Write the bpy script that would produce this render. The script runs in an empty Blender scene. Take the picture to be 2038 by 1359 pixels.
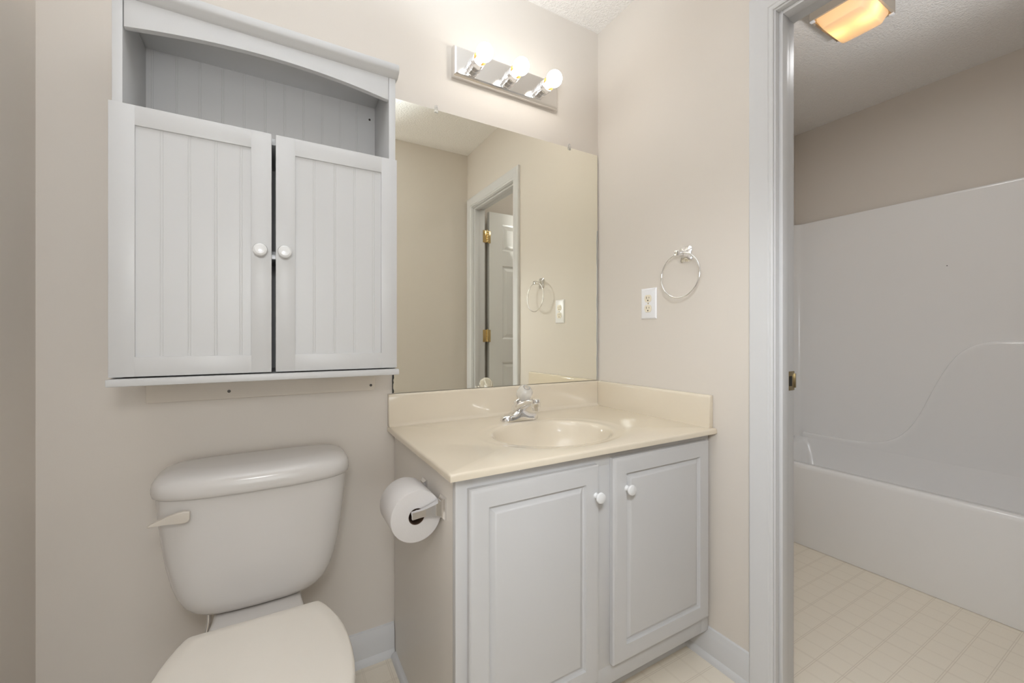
import bpy, bmesh, math, random
from mathutils import Vector, Matrix
random.seed(7)
PI = math.pi
SC = bpy.context.scene
COL = SC.collection

# ------------------------------------------------------------------ camera
cam_d = bpy.data.cameras.new('camera')
cam = bpy.data.objects.new('camera', cam_d)
COL.objects.link(cam)
cam.location = (-1.269, -1.434, 1.074)
cam.rotation_euler = (PI / 2, 0, -math.radians(29.85))
cam_d.sensor_fit = 'HORIZONTAL'
cam_d.sensor_width = 36.0
cam_d.lens = 36.0 * 828.5 / 2038.0
cam_d.shift_x = 0.0
cam_d.shift_y = -8.3 / 2038.0
cam_d.clip_start = 0.01
SC.camera = cam

# ------------------------------------------------------------------ view, world, light
SC.view_settings.view_transform = 'Standard'
SC.view_settings.look = 'None'
SC.view_settings.gamma = 1.0
SC.view_settings.use_curve_mapping = False
SC.view_settings.exposure = 0.15
cy = SC.cycles
cy.use_denoising = True
cy.max_bounces = 12
cy.diffuse_bounces = 6
cy.glossy_bounces = 6
cy.transmission_bounces = 8
cy.caustics_reflective = True
cy.caustics_refractive = True
cy.sample_clamp_indirect = 6.0

w = bpy.data.worlds.new('world')
SC.world = w
w.use_nodes = True
w.node_tree.nodes['Background'].inputs[0].default_value = (0.8, 0.87, 1.0, 1)
w.node_tree.nodes['Background'].inputs[1].default_value = 0.3


def area_light(name, loc, aim, size, power, color, size_y=None):
    d = bpy.data.lights.new(name, 'AREA')
    d.shape = 'RECTANGLE' if size_y else 'DISK'
    d.size = size
    if size_y:
        d.size_y = size_y
    d.energy = power
    d.color = color
    o = bpy.data.objects.new(name, d)
    COL.objects.link(o)
    o.location = loc
    o.rotation_euler = (Vector(aim) - Vector(loc)).to_track_quat('-Z', 'Y').to_euler()
    return o


# camera_flash is the photographer's, beside the camera; the spots are added fill lights
def flash_or_fill(name, loc, radius, power, color, aim=None, cone=None, blend=0.6):
    d = bpy.data.lights.new(name, 'SPOT' if aim else 'POINT')
    d.shadow_soft_size = radius
    d.energy = power
    d.color = color
    o = bpy.data.objects.new(name, d)
    COL.objects.link(o)
    o.location = loc
    if aim:
        d.spot_size = math.radians(cone)
        d.spot_blend = blend
        o.rotation_euler = (Vector(aim) - Vector(loc)).to_track_quat('-Z', 'Y').to_euler()
    return o


flash_or_fill('camera_flash', (-1.34, -1.45, 1.36), 0.10, 12.0, (0.98, 0.99, 1.0))
flash_or_fill('tub_room_ceiling_fill', (0.35, -1.30, 1.60), 0.06, 24.0, (0.95, 0.97, 1.0), (0.55, -1.05, 2.44), 80, 0.6)  # added spot that lifts the tub room ceiling
flash_or_fill('ceiling_fill', (-1.34, -1.40, 1.72), 0.06, 88.0, (0.80, 0.89, 1.0), (-1.28, -1.00, 2.44), 92, 0.7)  # added fill bounced off the ceiling to brighten the upper walls
flash_or_fill('corner_ceiling_fill', (-1.30, -1.38, 1.72), 0.06, 52.0, (0.78, 0.89, 1.0), (-0.68, -0.50, 2.44), 50, 0.8)  # added fill that lifts the right wall and its corner
flash_or_fill('side_fill', (-1.10, -1.44, 1.50), 0.10, 26.0, (0.88, 0.94, 1.0), (0.3, -0.40, 0.30), 82, 0.9)  # added fill for the right side and the tub room
# added cool fill light in the unseen hall behind, coming in through the open doorway around the camera
area_light('hall_fill', (-1.25, -4.18, 1.10), (-1.25, 0.0, 1.10), 1.30, 20.0, (0.92, 0.97, 1.0), 1.50)
BULB_STRENGTH = 15.0
BULB_COLOR = (1.0, 0.96, 0.90)
LAMP_STRENGTH = 11.5


# ------------------------------------------------------------------ materials
def _mat(name):
    m = bpy.data.materials.new(name)
    m.use_nodes = True
    nt = m.node_tree
    return m, nt, nt.nodes['Principled BSDF']


def mat(name, color, rough=0.5, metal=0.0, spec=0.5, coat=0.0, bump=None, mottle=None, trans=0.0, ior=None):
    """bump = (scale, strength, distance, detail); mottle = (scale, amount)"""
    m, nt, b = _mat(name)
    b.inputs['Base Color'].default_value = (*color, 1)
    b.inputs['Roughness'].default_value = rough
    b.inputs['Metallic'].default_value = metal
    b.inputs['Specular IOR Level'].default_value = spec
    b.inputs['Coat Weight'].default_value = coat
    b.inputs['Coat Roughness'].default_value = 0.05
    b.inputs['Transmission Weight'].default_value = trans
    if ior:
        b.inputs['IOR'].default_value = ior
    if bump or mottle:
        tc = nt.nodes.new('ShaderNodeTexCoord')
    if bump:
        n = nt.nodes.new('ShaderNodeTexNoise')
        n.inputs['Scale'].default_value = bump[0]
        n.inputs['Detail'].default_value = bump[3]
        nt.links.new(tc.outputs['Object'], n.inputs['Vector'])
        bp = nt.nodes.new('ShaderNodeBump')
        bp.inputs['Strength'].default_value = bump[1]
        bp.inputs['Distance'].default_value = bump[2]
        nt.links.new(n.outputs['Fac'], bp.inputs['Height'])
        nt.links.new(bp.outputs['Normal'], b.inputs['Normal'])
    if mottle:
        n2 = nt.nodes.new('ShaderNodeTexNoise')
        n2.inputs['Scale'].default_value = mottle[0]
        n2.inputs['Detail'].default_value = 4
        nt.links.new(tc.outputs['Object'], n2.inputs['Vector'])
        mx = nt.nodes.new('ShaderNodeMix')
        mx.data_type = 'RGBA'
        mx.inputs['A'].default_value = (*[c * (1 - mottle[1]) for c in color], 1)
        mx.inputs['B'].default_value = (*[min(1, c * (1 + mottle[1])) for c in color], 1)
        nt.links.new(n2.outputs['Fac'], mx.inputs['Factor'])
        nt.links.new(mx.outputs['Result'], b.inputs['Base Color'])
    return m


def emit(name, color, strength):
    m, nt, b = _mat(name)
    nt.nodes.remove(b)
    e = nt.nodes.new('ShaderNodeEmission')
    e.inputs[0].default_value = (*color, 1)
    e.inputs[1].default_value = strength
    nt.links.new(e.outputs[0], nt.nodes['Material Output'].inputs[0])
    return m


def popcorn(name, color):
    m, nt, b = _mat(name)
    b.inputs['Base Color'].default_value = (*color, 1)
    b.inputs['Roughness'].default_value = 0.9
    b.inputs['Specular IOR Level'].default_value = 0.2
    tc = nt.nodes.new('ShaderNodeTexCoord')
    n = nt.nodes.new('ShaderNodeTexNoise')
    n.inputs['Scale'].default_value = 110
    n.inputs['Detail'].default_value = 3
    n.inputs['Roughness'].default_value = 0.6
    nt.links.new(tc.outputs['Object'], n.inputs['Vector'])
    r = nt.nodes.new('ShaderNodeValToRGB')
    r.color_ramp.elements[0].position = 0.38
    r.color_ramp.elements[1].position = 0.68
    nt.links.new(n.outputs['Fac'], r.inputs['Fac'])
    bp = nt.nodes.new('ShaderNodeBump')
    bp.inputs['Strength'].default_value = 0.55
    bp.inputs['Distance'].default_value = 0.006
    nt.links.new(r.outputs['Color'], bp.inputs['Height'])
    nt.links.new(bp.outputs['Normal'], b.inputs['Normal'])
    return m


def vinyl(name):
    """cream sheet vinyl printed with three-inch tiles outlined by fine double lines"""
    m, nt, b = _mat(name)
    N, L = nt.nodes, nt.links
    tc = N.new('ShaderNodeTexCoord')
    sp = N.new('ShaderNodeSeparateXYZ')
    L.new(tc.outputs['Object'], sp.inputs[0])

    def math_(op, a, bb=None, c=None):
        n = N.new('ShaderNodeMath')
        n.operation = op
        for i, v in enumerate((a, bb, c)):
            if v is None:
                continue
            if isinstance(v, (int, float)):
                n.inputs[i].default_value = v
            else:
                L.new(v, n.inputs[i])
        return n.outputs[0]

    def lines(sock, offset, period, gap, width):
        t = math_('MODULO', math_('ADD', sock, offset + 100 * period), period)
        d1 = math_('ABSOLUTE', math_('SUBTRACT', t, period / 2 - gap))
        d2 = math_('ABSOLUTE', math_('SUBTRACT', t, period / 2 + gap))
        d = math_('MINIMUM', d1, d2)
        return math_('SUBTRACT', 1.0, math_('SMOOTH_MIN', math_('DIVIDE', d, width), 1.0, 0.2))
    P = 0.0775
    ly = lines(sp.outputs['Y'], 0.425 + P / 2, P, 0.0026, 0.0013)
    lx = lines(sp.outputs['X'], 0.05, P, 0.0022, 0.0013)
    lx4 = lines(sp.outputs['X'], 0.05 + P * 1.5, P * 4, 0.0026, 0.0013)
    line = math_('MAXIMUM', math_('MAXIMUM', ly, math_('MULTIPLY', lx, 0.6)), lx4)
    n = N.new('ShaderNodeTexNoise')
    n.inputs['Scale'].default_value = 420
    n.inputs['Detail'].default_value = 2
    L.new(tc.outputs['Object'], n.inputs['Vector'])
    base = N.new('ShaderNodeMix')
    base.data_type = 'RGBA'
    base.inputs['A'].default_value = (0.80, 0.725, 0.61, 1)
    base.inputs['B'].default_value = (0.88, 0.81, 0.69, 1)
    L.new(n.outputs['Fac'], base.inputs['Factor'])
    mx = N.new('ShaderNodeMix')
    mx.data_type = 'RGBA'
    mx.inputs['B'].default_value = (0.60, 0.52, 0.42, 1)
    L.new(base.outputs['Result'], mx.inputs['A'])
    L.new(math_('MULTIPLY', math_('MAXIMUM', line, 0.0), 0.75), mx.inputs['Factor'])
    L.new(mx.outputs['Result'], b.inputs['Base Color'])
    b.inputs['Roughness'].default_value = 0.42
    b.inputs['Specular IOR Level'].default_value = 0.35
    return m


M = {}
M['wall'] = mat('greige_wall_paint', (0.69, 0.64, 0.582), 0.55, spec=0.3, bump=(260, 0.05, 0.002, 2))
M['hallwall'] = mat('hall_wall_paint', (0.66, 0.64, 0.60), 0.7, spec=0.2)
M['ceiling'] = popcorn('popcorn_ceiling', (0.90, 0.875, 0.845))
M['vinyl'] = vinyl('cream_vinyl_tile')
M['carpet'] = mat('hall_carpet', (0.45, 0.40, 0.33), 0.95, spec=0.1, bump=(700, 0.4, 0.004, 2))
M['trim'] = mat('white_trim_paint', (0.65, 0.65, 0.655), 0.45, spec=0.45, bump=(60, 0.03, 0.002, 2))
M['door'] = mat('white_door_paint', (0.78, 0.78, 0.765), 0.4, spec=0.4)
M['cab'] = mat('white_cabinet_lacquer', (0.59, 0.588, 0.585), 0.38, spec=0.4)
M['vanity'] = mat('white_vanity_paint', (0.60, 0.595, 0.595), 0.4, spec=0.4, bump=(90, 0.04, 0.002, 3))
M['vside'] = mat('vanity_side_paint', (0.76, 0.72, 0.67), 0.42, spec=0.4, bump=(90, 0.04, 0.002, 3))
M['rail'] = mat('beige_rail_paint', (0.71, 0.65, 0.575), 0.45, spec=0.4)
M['knob'] = mat('white_porcelain_knob', (0.80, 0.80, 0.80), 0.15, spec=0.5, coat=0.3)
M['marble'] = mat('cultured_marble', (0.72, 0.64, 0.515), 0.10, spec=0.5, coat=0.4, mottle=(7, 0.02))
M['china'] = mat('bone_vitreous_china', (0.63, 0.605, 0.58), 0.2, spec=0.45, coat=0.1)
M['seat'] = mat('bone_toilet_seat', (0.78, 0.735, 0.665), 0.28, spec=0.45, mottle=(9, 0.02))
M['lever'] = mat('bone_plastic_lever', (0.58, 0.53, 0.465), 0.3, spec=0.45)
M['chrome'] = mat('polished_chrome', (0.86, 0.86, 0.87), 0.07, metal=1.0)
M['brushed'] = mat('chrome_back_plate', (0.83, 0.81, 0.79), 0.10, metal=1.0)
M['mirror'] = mat('mirror_glass', (0.96, 0.945, 0.845), 0.0, metal=1.0)
M['medge'] = mat('mirror_edge', (0.42, 0.42, 0.38), 0.3, metal=0.6)
M['worn'] = mat('desilvered_mirror_edge', (0.02, 0.02, 0.018), 0.5, mottle=(60, 0.4))
M['silver'] = mat('exposed_silver_edge', (0.55, 0.57, 0.57), 0.35, metal=0.8, bump=(120, 0.6, 0.004, 3))
M['brass'] = mat('polished_brass', (0.72, 0.55, 0.27), 0.22, metal=1.0, bump=(80, 0.3, 0.002, 2))
M['dull_brass'] = mat('dull_brass', (0.40, 0.33, 0.20), 0.35, metal=1.0)
M['dark'] = mat('dark_hole', (0.02, 0.018, 0.015), 0.7)
M['screw'] = mat('dark_screw', (0.10, 0.09, 0.08), 0.4, metal=0.7)
M['paper'] = mat('white_tissue_paper', (0.64, 0.615, 0.60), 0.95, spec=0.1, bump=(350, 0.25, 0.002, 2))
M['card'] = mat('brown_cardboard', (0.10, 0.065, 0.045), 0.9, spec=0.1)
M['plate'] = mat('white_outlet_plastic', (0.84, 0.84, 0.86), 0.3, spec=0.5)
M['ivory'] = mat('ivory_outlet_plastic', (0.83, 0.76, 0.62), 0.35, spec=0.4)
M['acrylic'] = mat('clear_acrylic', (0.95, 0.93, 0.89), 0.06, trans=0.60, ior=1.45)
M['clip'] = mat('clear_plastic_clip', (0.93, 0.92, 0.90), 0.12, trans=0.75, ior=1.45)
M['tub'] = mat('white_fibreglass', (0.86, 0.85, 0.84), 0.22, spec=0.45, coat=0.15)
M['pan'] = mat('lamp_pan_metal', (0.46, 0.40, 0.33), 0.4, spec=0.4)
M['bulb'] = emit('glowing_bulb', BULB_COLOR, BULB_STRENGTH)
M['tubbulb'] = emit('glowing_lamp_bulb', (1.0, 0.56, 0.17), LAMP_STRENGTH)
M['socket_in'] = mat('brass_socket_lining', (0.22, 0.105, 0.03), 0.6, spec=0.1)
M['caulk'] = mat('white_caulk', (0.78, 0.76, 0.73), 0.5)
M['seam'] = mat('gap_shadow', (0.12, 0.10, 0.08), 0.9)


def _frosted():
    m, nt, b = _mat('frosted_lamp_glass')
    nt.nodes.remove(b)
    t = nt.nodes.new('ShaderNodeBsdfTranslucent')
    t.inputs[0].default_value = (0.96, 0.90, 0.80, 1)
    d = nt.nodes.new('ShaderNodeBsdfDiffuse')
    d.inputs[0].default_value = (0.90, 0.86, 0.78, 1)
    mx = nt.nodes.new('ShaderNodeMixShader')
    mx.inputs[0].default_value = 0.35
    nt.links.new(t.outputs[0], mx.inputs[1])
    nt.links.new(d.outputs[0], mx.inputs[2])
    nt.links.new(mx.outputs[0], nt.nodes['Material Output'].inputs[0])
    return m


M['frost'] = _frosted()


# ------------------------------------------------------------------ mesh helpers
class MB:
    """collects shapes in world coordinates; build() links them as ONE mesh object"""

    def __init__(self):
        self.bm = bmesh.new()

    def _add(self, verts, faces):
        vs = [self.bm.verts.new(v) for v in verts]
        out = []
        for f in faces:
            try:
                out.append(self.bm.faces.new([vs[i] for i in f]))
            except ValueError:
                pass
        return vs, out

    def box(self, x0, x1, y0, y1, z0, z1, bevel=0.0, seg=2):
        x0, x1 = sorted((x0, x1)); y0, y1 = sorted((y0, y1)); z0, z1 = sorted((z0, z1))
        v = [(x0, y0, z0), (x1, y0, z0), (x1, y1, z0), (x0, y1, z0),
             (x0, y0, z1), (x1, y0, z1), (x1, y1, z1), (x0, y1, z1)]
        f = [(3, 2, 1, 0), (4, 5, 6, 7), (0, 1, 5, 4), (1, 2, 6, 5), (2, 3, 7, 6), (3, 0, 4, 7)]
        vs, fs = self._add(v, f)
        if bevel > 0:
            es = list({e for ff in fs for e in ff.edges})
            bmesh.ops.bevel(self.bm, geom=es, offset=bevel, segments=seg, affect='EDGES', profile=0.5)
        return self

    def loft(self, rings, cap0=True, cap1=True, closed=True):
        n = len(rings[0])
        vs = [[self.bm.verts.new(p) for p in r] for r in rings]
        for a, b in zip(vs[:-1], vs[1:]):
            for i in range(n if closed else n - 1):
                j = (i + 1) % n
                try:
                    self.bm.faces.new((a[i], a[j], b[j], b[i]))
                except ValueError:
                    pass
        if cap0:
            self.bm.faces.new(list(reversed(vs[0])))
        if cap1:
            self.bm.faces.new(vs[-1])
        return self

    def prism(self, poly, axis, a0, a1, bevel=0.0, seg=2):
        """poly: 2D points in the two other axes (in x,y,z order); extruded along axis"""
        def P(p, a):
            if axis == 'x':
                return (a, p[0], p[1])
            if axis == 'y':
                return (p[0], a, p[1])
            return (p[0], p[1], a)
        n = len(poly)
        v = [P(p, a0) for p in poly] + [P(p, a1) for p in poly]
        f = [tuple(range(n)), tuple(range(2 * n - 1, n - 1, -1))]
        f += [(i, i + n, (i + 1) % n + n, (i + 1) % n) for i in range(n)]
        vs, fs = self._add(v, f)
        if bevel > 0:
            es = list({e for ff in fs[:2] for e in ff.edges})
            bmesh.ops.bevel(self.bm, geom=es, offset=bevel, segments=seg, affect='EDGES', profile=0.5)
        return self

    def lathe(self, prof, origin, direction, n=32, cap0=True, cap1=True):
        """prof: list of (radius, distance along direction)"""
        d = Vector(direction).normalized()
        q = d.to_track_quat('Z', 'Y')
        o = Vector(origin)
        rings = []
        for r, h in prof:
            rings.append([o + q @ Vector((r * math.cos(2 * PI * i / n), r * math.sin(2 * PI * i / n), h)) for i in range(n)])
        return self.loft(rings, cap0, cap1)

    def tube(self, pts, r, n=12, closed=False):
        pts = [Vector(p) for p in pts]
        m = len(pts)
        rad = r if isinstance(r, (list, tuple)) else [r] * m
        rings = []
        prev = None
        for i, p in enumerate(pts):
            if closed:
                t = pts[(i + 1) % m] - pts[i - 1]
            else:
                t = pts[min(i + 1, m - 1)] - pts[max(i - 1, 0)]
            t.normalize()
            if prev is None:
                a = Vector((0, 0, 1)) if abs(t.z) < 0.9 else Vector((1, 0, 0))
                u = t.cross(a).normalized()
            else:
                u = (prev - t * prev.dot(t)).normalized()
            prev = u
            v = t.cross(u)
            rings.append([p + (u * math.cos(2 * PI * k / n) + v * math.sin(2 * PI * k / n)) * rad[i] for k in range(n)])
        if closed:
            rings.append(rings[0])
            self.loft(rings, False, False)
            bmesh.ops.remove_doubles(self.bm, verts=self.bm.verts[:], dist=1e-6)
            return self
        return self.loft(rings)

    def sphere(self, c, r, sx=1, sy=1, sz=1, n=24):
        mtx = Matrix.Translation(c) @ Matrix.Diagonal((sx, sy, sz, 1))
        bmesh.ops.create_uvsphere(self.bm, u_segments=n, v_segments=n // 2, radius=r, matrix=mtx)
        return self

    def panel_front(self, x0, x1, z0, z1, y, prof, mapf=None):
        """nested rectangular loops on a front that faces -y. prof: list of (inset, depth into +y)"""
        mapf = mapf or (lambda x, yy, z: (x, yy, z))
        rings = []
        for ins, dep in prof:
            rings.append([mapf(x0 + ins, y + dep, z0 + ins), mapf(x1 - ins, y + dep, z0 + ins),
                          mapf(x1 - ins, y + dep, z1 - ins), mapf(x0 + ins, y + dep, z1 - ins)])
        return self.loft(rings, False, True)

    def build(self, name, material, parent=None, smooth=38, origin=None):
        bm = self.bm
        bmesh.ops.recalc_face_normals(bm, faces=bm.faces[:])
        me = bpy.data.meshes.new(name)
        off = Vector((0, 0, 0))
        if parent is not None:
            off = Vector(parent['_org'])
        elif origin is not None:
            off = Vector(origin)
        bmesh.ops.translate(bm, verts=bm.verts[:], vec=-off)
        bm.to_mesh(me)
        bm.free()
        me.materials.append(material)
        if smooth:
            me.polygons.foreach_set('use_smooth', [True] * len(me.polygons))
            me.set_sharp_from_angle(angle=math.radians(smooth))
        o = bpy.data.objects.new(name, me)
        COL.objects.link(o)
        if parent is not None:
            o.parent = parent
        else:
            o.location = off
        o['_org'] = tuple(off)
        return o


def thing(name, label, cat, loc, group=None):
    o = bpy.data.objects.new(name, None)
    COL.objects.link(o)
    o.location = loc
    o.empty_display_size = 0.05
    o['_org'] = tuple(loc)
    o['label'] = label
    o['category'] = cat
    if group:
        o['group'] = group
    return o


def tag(o, label, cat, group=None):
    o['label'] = label
    o['category'] = cat
    if group:
        o['group'] = group
    return o


def struct(o, label=None, cat=None):
    o['kind'] = 'structure'
    if label:
        o['label'] = label
    if cat:
        o['category'] = cat
    return o


def rrect(cx, cy_, hx, hy, n=40, e=4.0):
    """superellipse ring in xy"""
    out = []
    for i in range(n):
        t = 2 * PI * i / n
        c, s = math.cos(t), math.sin(t)
        out.append((cx + hx * math.copysign(abs(c) ** (2 / e), c), cy_ + hy * math.copysign(abs(s) ** (2 / e), s)))
    return out


# ------------------------------------------------------------------ dimensions (metres)
XL = -1.763         # left wall
YF = -1.465         # wall with the doorway the camera stands in
ZC = 2.44
TX0, TX1 = 0.092, 1.80     # tub room
TY1 = 0.060
JN, JF, JT = -0.767, -1.366, 2.022   # faces of the door jambs and head

# ------------------------------------------------------------------ room shell
struct(MB().box(-2.8, 1.95, YF - 0.06, 0.2, -0.1, 0).build('floor', M['vinyl'], smooth=0),
       'cream sheet vinyl floor printed with small double-lined tiles', 'floor')
struct(MB().box(-2.8, 1.95, -4.2, YF - 0.06, -0.1, 0).build('floor_hall', M['carpet'], smooth=0), 'beige carpet of the hall behind', 'floor')
struct(MB().box(-2.8, 1.95, -4.2, 0.2, ZC, ZC + 0.1).build('ceiling', M['ceiling'], smooth=0),
       'textured off-white popcorn ceiling', 'ceiling')
struct(MB().box(XL - 0.1, TX0 - 0.02, 0, 0.1, 0, ZC).build('wall_back', M['wall'], smooth=0), 'greige wall behind vanity and toilet', 'wall')
struct(MB().box(XL - 0.1, XL, YF, 0, 0, ZC).build('wall_left', M['wall'], smooth=0), 'greige wall at the left edge', 'wall')
mb = MB()
mb.box(0, TX0, JN + 0.016, 0.0, 0, ZC)
mb.box(0, TX0, JF - 0.016, JN + 0.016, JT + 0.016, ZC)
mb.box(0, TX0, YF, JF - 0.016, 0, ZC)
struct(mb.build('wall_right', M['wall'], smooth=0), 'greige wall with towel ring, outlet and tub room doorway', 'wall')
mb = MB()
mb.box(XL - 0.1, -1.70, YF - 0.11, YF, 0, ZC)
mb.box(-0.80, 1.95, YF - 0.11, YF, 0, ZC)
mb.box(-1.70, -0.80, YF - 0.11, YF, 2.05, ZC)
struct(mb.build('wall_front', M['wall'], smooth=0), 'greige wall opposite the mirror, with an open doorway', 'wall')
struct(MB().box(TX0, TX1 + 0.1, TY1, TY1 + 0.1, 0, ZC).build('wall_tub_end', M['wall'], smooth=0), 'greige wall at the end of the tub', 'wall')
struct(MB().box(TX1, TX1 + 0.1, YF, TY1, 0, ZC).build('wall_tub_side', M['wall'], smooth=0), 'taupe wall above the tub surround', 'wall')
mb = MB()
mb.box(-2.8, -2.7, -4.2, YF - 0.11, 0, ZC)
mb.box(0.6, 0.7, -4.2, YF - 0.11, 0, ZC)
mb.box(-2.8, 0.7, -4.3, -4.2, 0, ZC)
mb.box(-2.8, XL - 0.1, YF - 0.11, YF, 0, ZC)
struct(mb.build('wall_hall', M['hallwall'], smooth=0), 'pale walls of the hall behind the camera', 'wall')

# made-up frame around the hall fill light, and casing of the doorway behind the camera
mb = MB()
for x0, x1, z0, z1 in ((-1.97, -1.90, 0.28, 1.92), (-0.60, -0.53, 0.28, 1.92), (-1.97, -0.53, 0.28, 0.35), (-1.97, -0.53, 1.85, 1.92), (-1.90, -0.60, 1.08, 1.12)):
    mb.box(x0, x1, -4.20, -4.165, z0, z1, 0.004)
struct(mb.build('hall_fill_frame', M['trim'], smooth=30), 'added white frame around the fill light in the unseen hall', 'light frame')
mb = MB()
for x0, x1, z0, z1 in ((-1.758, -1.70, 0, 2.108), (-0.80, -0.742, 0, 2.108), (-1.70, -0.80, 2.05, 2.108)):
    mb.box(x0, x1, YF, YF + 0.012, z0, z1, 0.003)
struct(mb.build('trim_4', M['trim'], smooth=30), 'white casing of the doorway opposite the mirror', 'door casing')

# baseboards: flat board with a stepped, rounded top and a shoe at the floor
BASE = [(0, 0), (0.022, 0), (0.021, 0.010), (0.016, 0.019), (0.0125, 0.022), (0.0125, 0.078), (0.010, 0.086), (0.0085, 0.092), (0.006, 0.103), (0, 0.106)]
struct(MB().prism([(-d, z) for d, z in BASE], 'x', XL, -0.912).build('baseboard_back', M['trim'], smooth=30), 'white baseboard behind the toilet', 'baseboard')
mb = MB()
mb.prism([(-d, z) for d, z in BASE], 'y', -0.462, -0.694)
struct(mb.build('baseboard_right', M['trim'], smooth=30), 'white baseboard between vanity and door casing', 'baseboard')
struct(MB().prism([(XL + d, z) for d, z in BASE], 'y', YF + 0.014, -0.022).build('baseboard_left', M['trim'], smooth=30), 'white baseboard on the left wall', 'baseboard')

# door casing around the tub room doorway, mitred at the top
def casing(name, x_wall, sgn):
    prof = [(0, 0), (0, 0.009), (0.004, 0.011), (0.010, 0.011), (0.013, 0.0135), (0.020, 0.0135), (0.024, 0.015),
            (0.046, 0.016), (0.054, 0.018), (0.062, 0.018), (0.066, 0.0155), (0.068, 0.012), (0.068, 0)]
    yn, yf, zt = JN + 0.005, JF - 0.005, JT + 0.005
    rings = []
    for k in range(4):
        r = []
        for d, t in prof:
            x = x_wall + sgn * t
            if k == 0:
                r.append((x, yn + d, 0))
            elif k == 1:
                r.append((x, yn + d, zt + d))
            elif k == 2:
                r.append((x, yf - d, zt + d))
            else:
                r.append((x, yf - d, 0))
        rings.append(r)
    return MB().loft(rings).build(name, M['trim'], smooth=25)


struct(casing('trim_1', 0.0, -1), 'white moulded casing around the tub room doorway', 'door casing')
struct(casing('trim_2', TX0, 1), 'white casing on the tub side of the doorway', 'door casing')
mb = MB()
J0, J1 = -0.004, TX0 + 0.004
mb.box(J0, J1, JN, JN + 0.0165, 0, JT + 0.016, 0.001)
mb.box(J0, J1, JF - 0.0165, JF, 0, JT + 0.016, 0.001)
mb.box(J0, J1, JF, JN, JT, JT + 0.0165, 0.001)
# stops
mb.box(0.012, 0.046, JN - 0.011, JN, 0, JT, 0.002)
mb.box(0.012, 0.046, JF, JF + 0.011, 0, JT, 0.002)
mb.box(0.012, 0.046, JF + 0.011, JN - 0.011, JT - 0.011, JT, 0.002)
jamb = struct(mb.build('trim_3', M['trim'], smooth=30), 'white door jamb with stop around the tub room doorway', 'door jamb')
mb = MB()
mb.box(0.060, 0.0965, JN - 0.0015, JN, 0.915, 0.972, 0.0006)
mb.box(0.0965, 0.101, JN - 0.004, JN + 0.004, 0.922, 0.965, 0.001)
sp_ = mb.build('strike_plate', M['dull_brass'], jamb)
sp_['label'] = 'dull brass strike plate'
MB().box(0.066, 0.082, JN - 0.0019, JN - 0.001, 0.928, 0.958).build('latch_hole', M['dark'], sp_, smooth=0)

# ------------------------------------------------------------------ open six-panel door in the tub room
DX0, DX1, DYF, DYB = 0.140, 0.738, JF - 0.010, JF - 0.045
mb = MB()
ST, MU = 0.112, 0.10
xa, xb = DX0 + ST, (DX0 + DX1 - MU) / 2
xc, xd = (DX0 + DX1 + MU) / 2, DX1 - ST
zs = [0.012, 0.235, 0.885, 1.06, 1.62, 1.735, 1.935, 2.018]


def six_face(y, s):
    """face of the door at y; s = +1 when the face looks towards +y"""
    def q(x0, x1, z0, z1):
        mb._add([(x0, y, z0), (x1, y, z0), (x1, y, z1), (x0, y, z1)], [(0, 1, 2, 3)])
    for x0, x1 in ((DX0, xa), (xb, xc), (xd, DX1)):
        q(x0, x1, zs[0], zs[7])
    for x0, x1 in ((xa, xb), (xc, xd)):
        for z0, z1 in ((zs[0], zs[1]), (zs[2], zs[3]), (zs[4], zs[5]), (zs[6], zs[7])):
            q(x0, x1, z0, z1)
        for z0, z1 in ((zs[1], zs[2]), (zs[3], zs[4]), (zs[5], zs[6])):
            mb.panel_front(x0, x1, z0, z1, y, [(0, 0), (0.004, -0.005 * s), (0.012, -0.009 * s), (0.018, -0.009 * s), (0.040, -0.002 * s)])


six_face(DYF, 1)
six_face(DYB, -1)
for x in (DX0, DX1):
    mb._add([(x, DYF, zs[0]), (x, DYB, zs[0]), (x, DYB, zs[7]), (x, DYF, zs[7])], [(0, 1, 2, 3)])
for z in (zs[0], zs[7]):
    mb._add([(DX0, DYF, z), (DX1, DYF, z), (DX1, DYB, z), (DX0, DYB, z)], [(0, 1, 2, 3)])
bmesh.ops.remove_doubles(mb.bm, verts=mb.bm.verts[:], dist=1e-5)
door = struct(mb.build('door_1', M['door'], smooth=0), 'white six-panel door standing open inside the tub room', 'door')
for hz in (0.27, 1.085, 1.825):
    mb = MB()
    mb.box(0.082, 0.112, JF - 0.001, JF + 0.003, hz - 0.045, hz + 0.045, 0.001)
    mb.box(0.124, 0.150, DYF - 0.001, DYF + 0.003, hz - 0.045, hz + 0.045, 0.001)
    for k in range(5):
        mb.lathe([(0.0066, -0.0086), (0.0070, -0.008), (0.0070, 0.008), (0.0066, 0.0086)], (0.117, JF + 0.004, hz - 0.036 + 0.018 * k), (0, 0, 1), 14)
    mb.sphere((0.117, JF + 0.004, hz + 0.047), 0.005, n=10)
    h = mb.build('hinge', M['brass'], door)
    h['label'] = 'brass hinge'
mb = MB()
mb.lathe([(0.030, 0), (0.030, 0.004), (0.012, 0.010), (0.010, 0.030), (0.022, 0.040), (0.027, 0.052), (0.022, 0.064), (0.004, 0.068)], (DX1 - 0.065, DYF, 0.94), (0, 1, 0), 24)
mb.build('door_knob', M['brass'], door)

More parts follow.
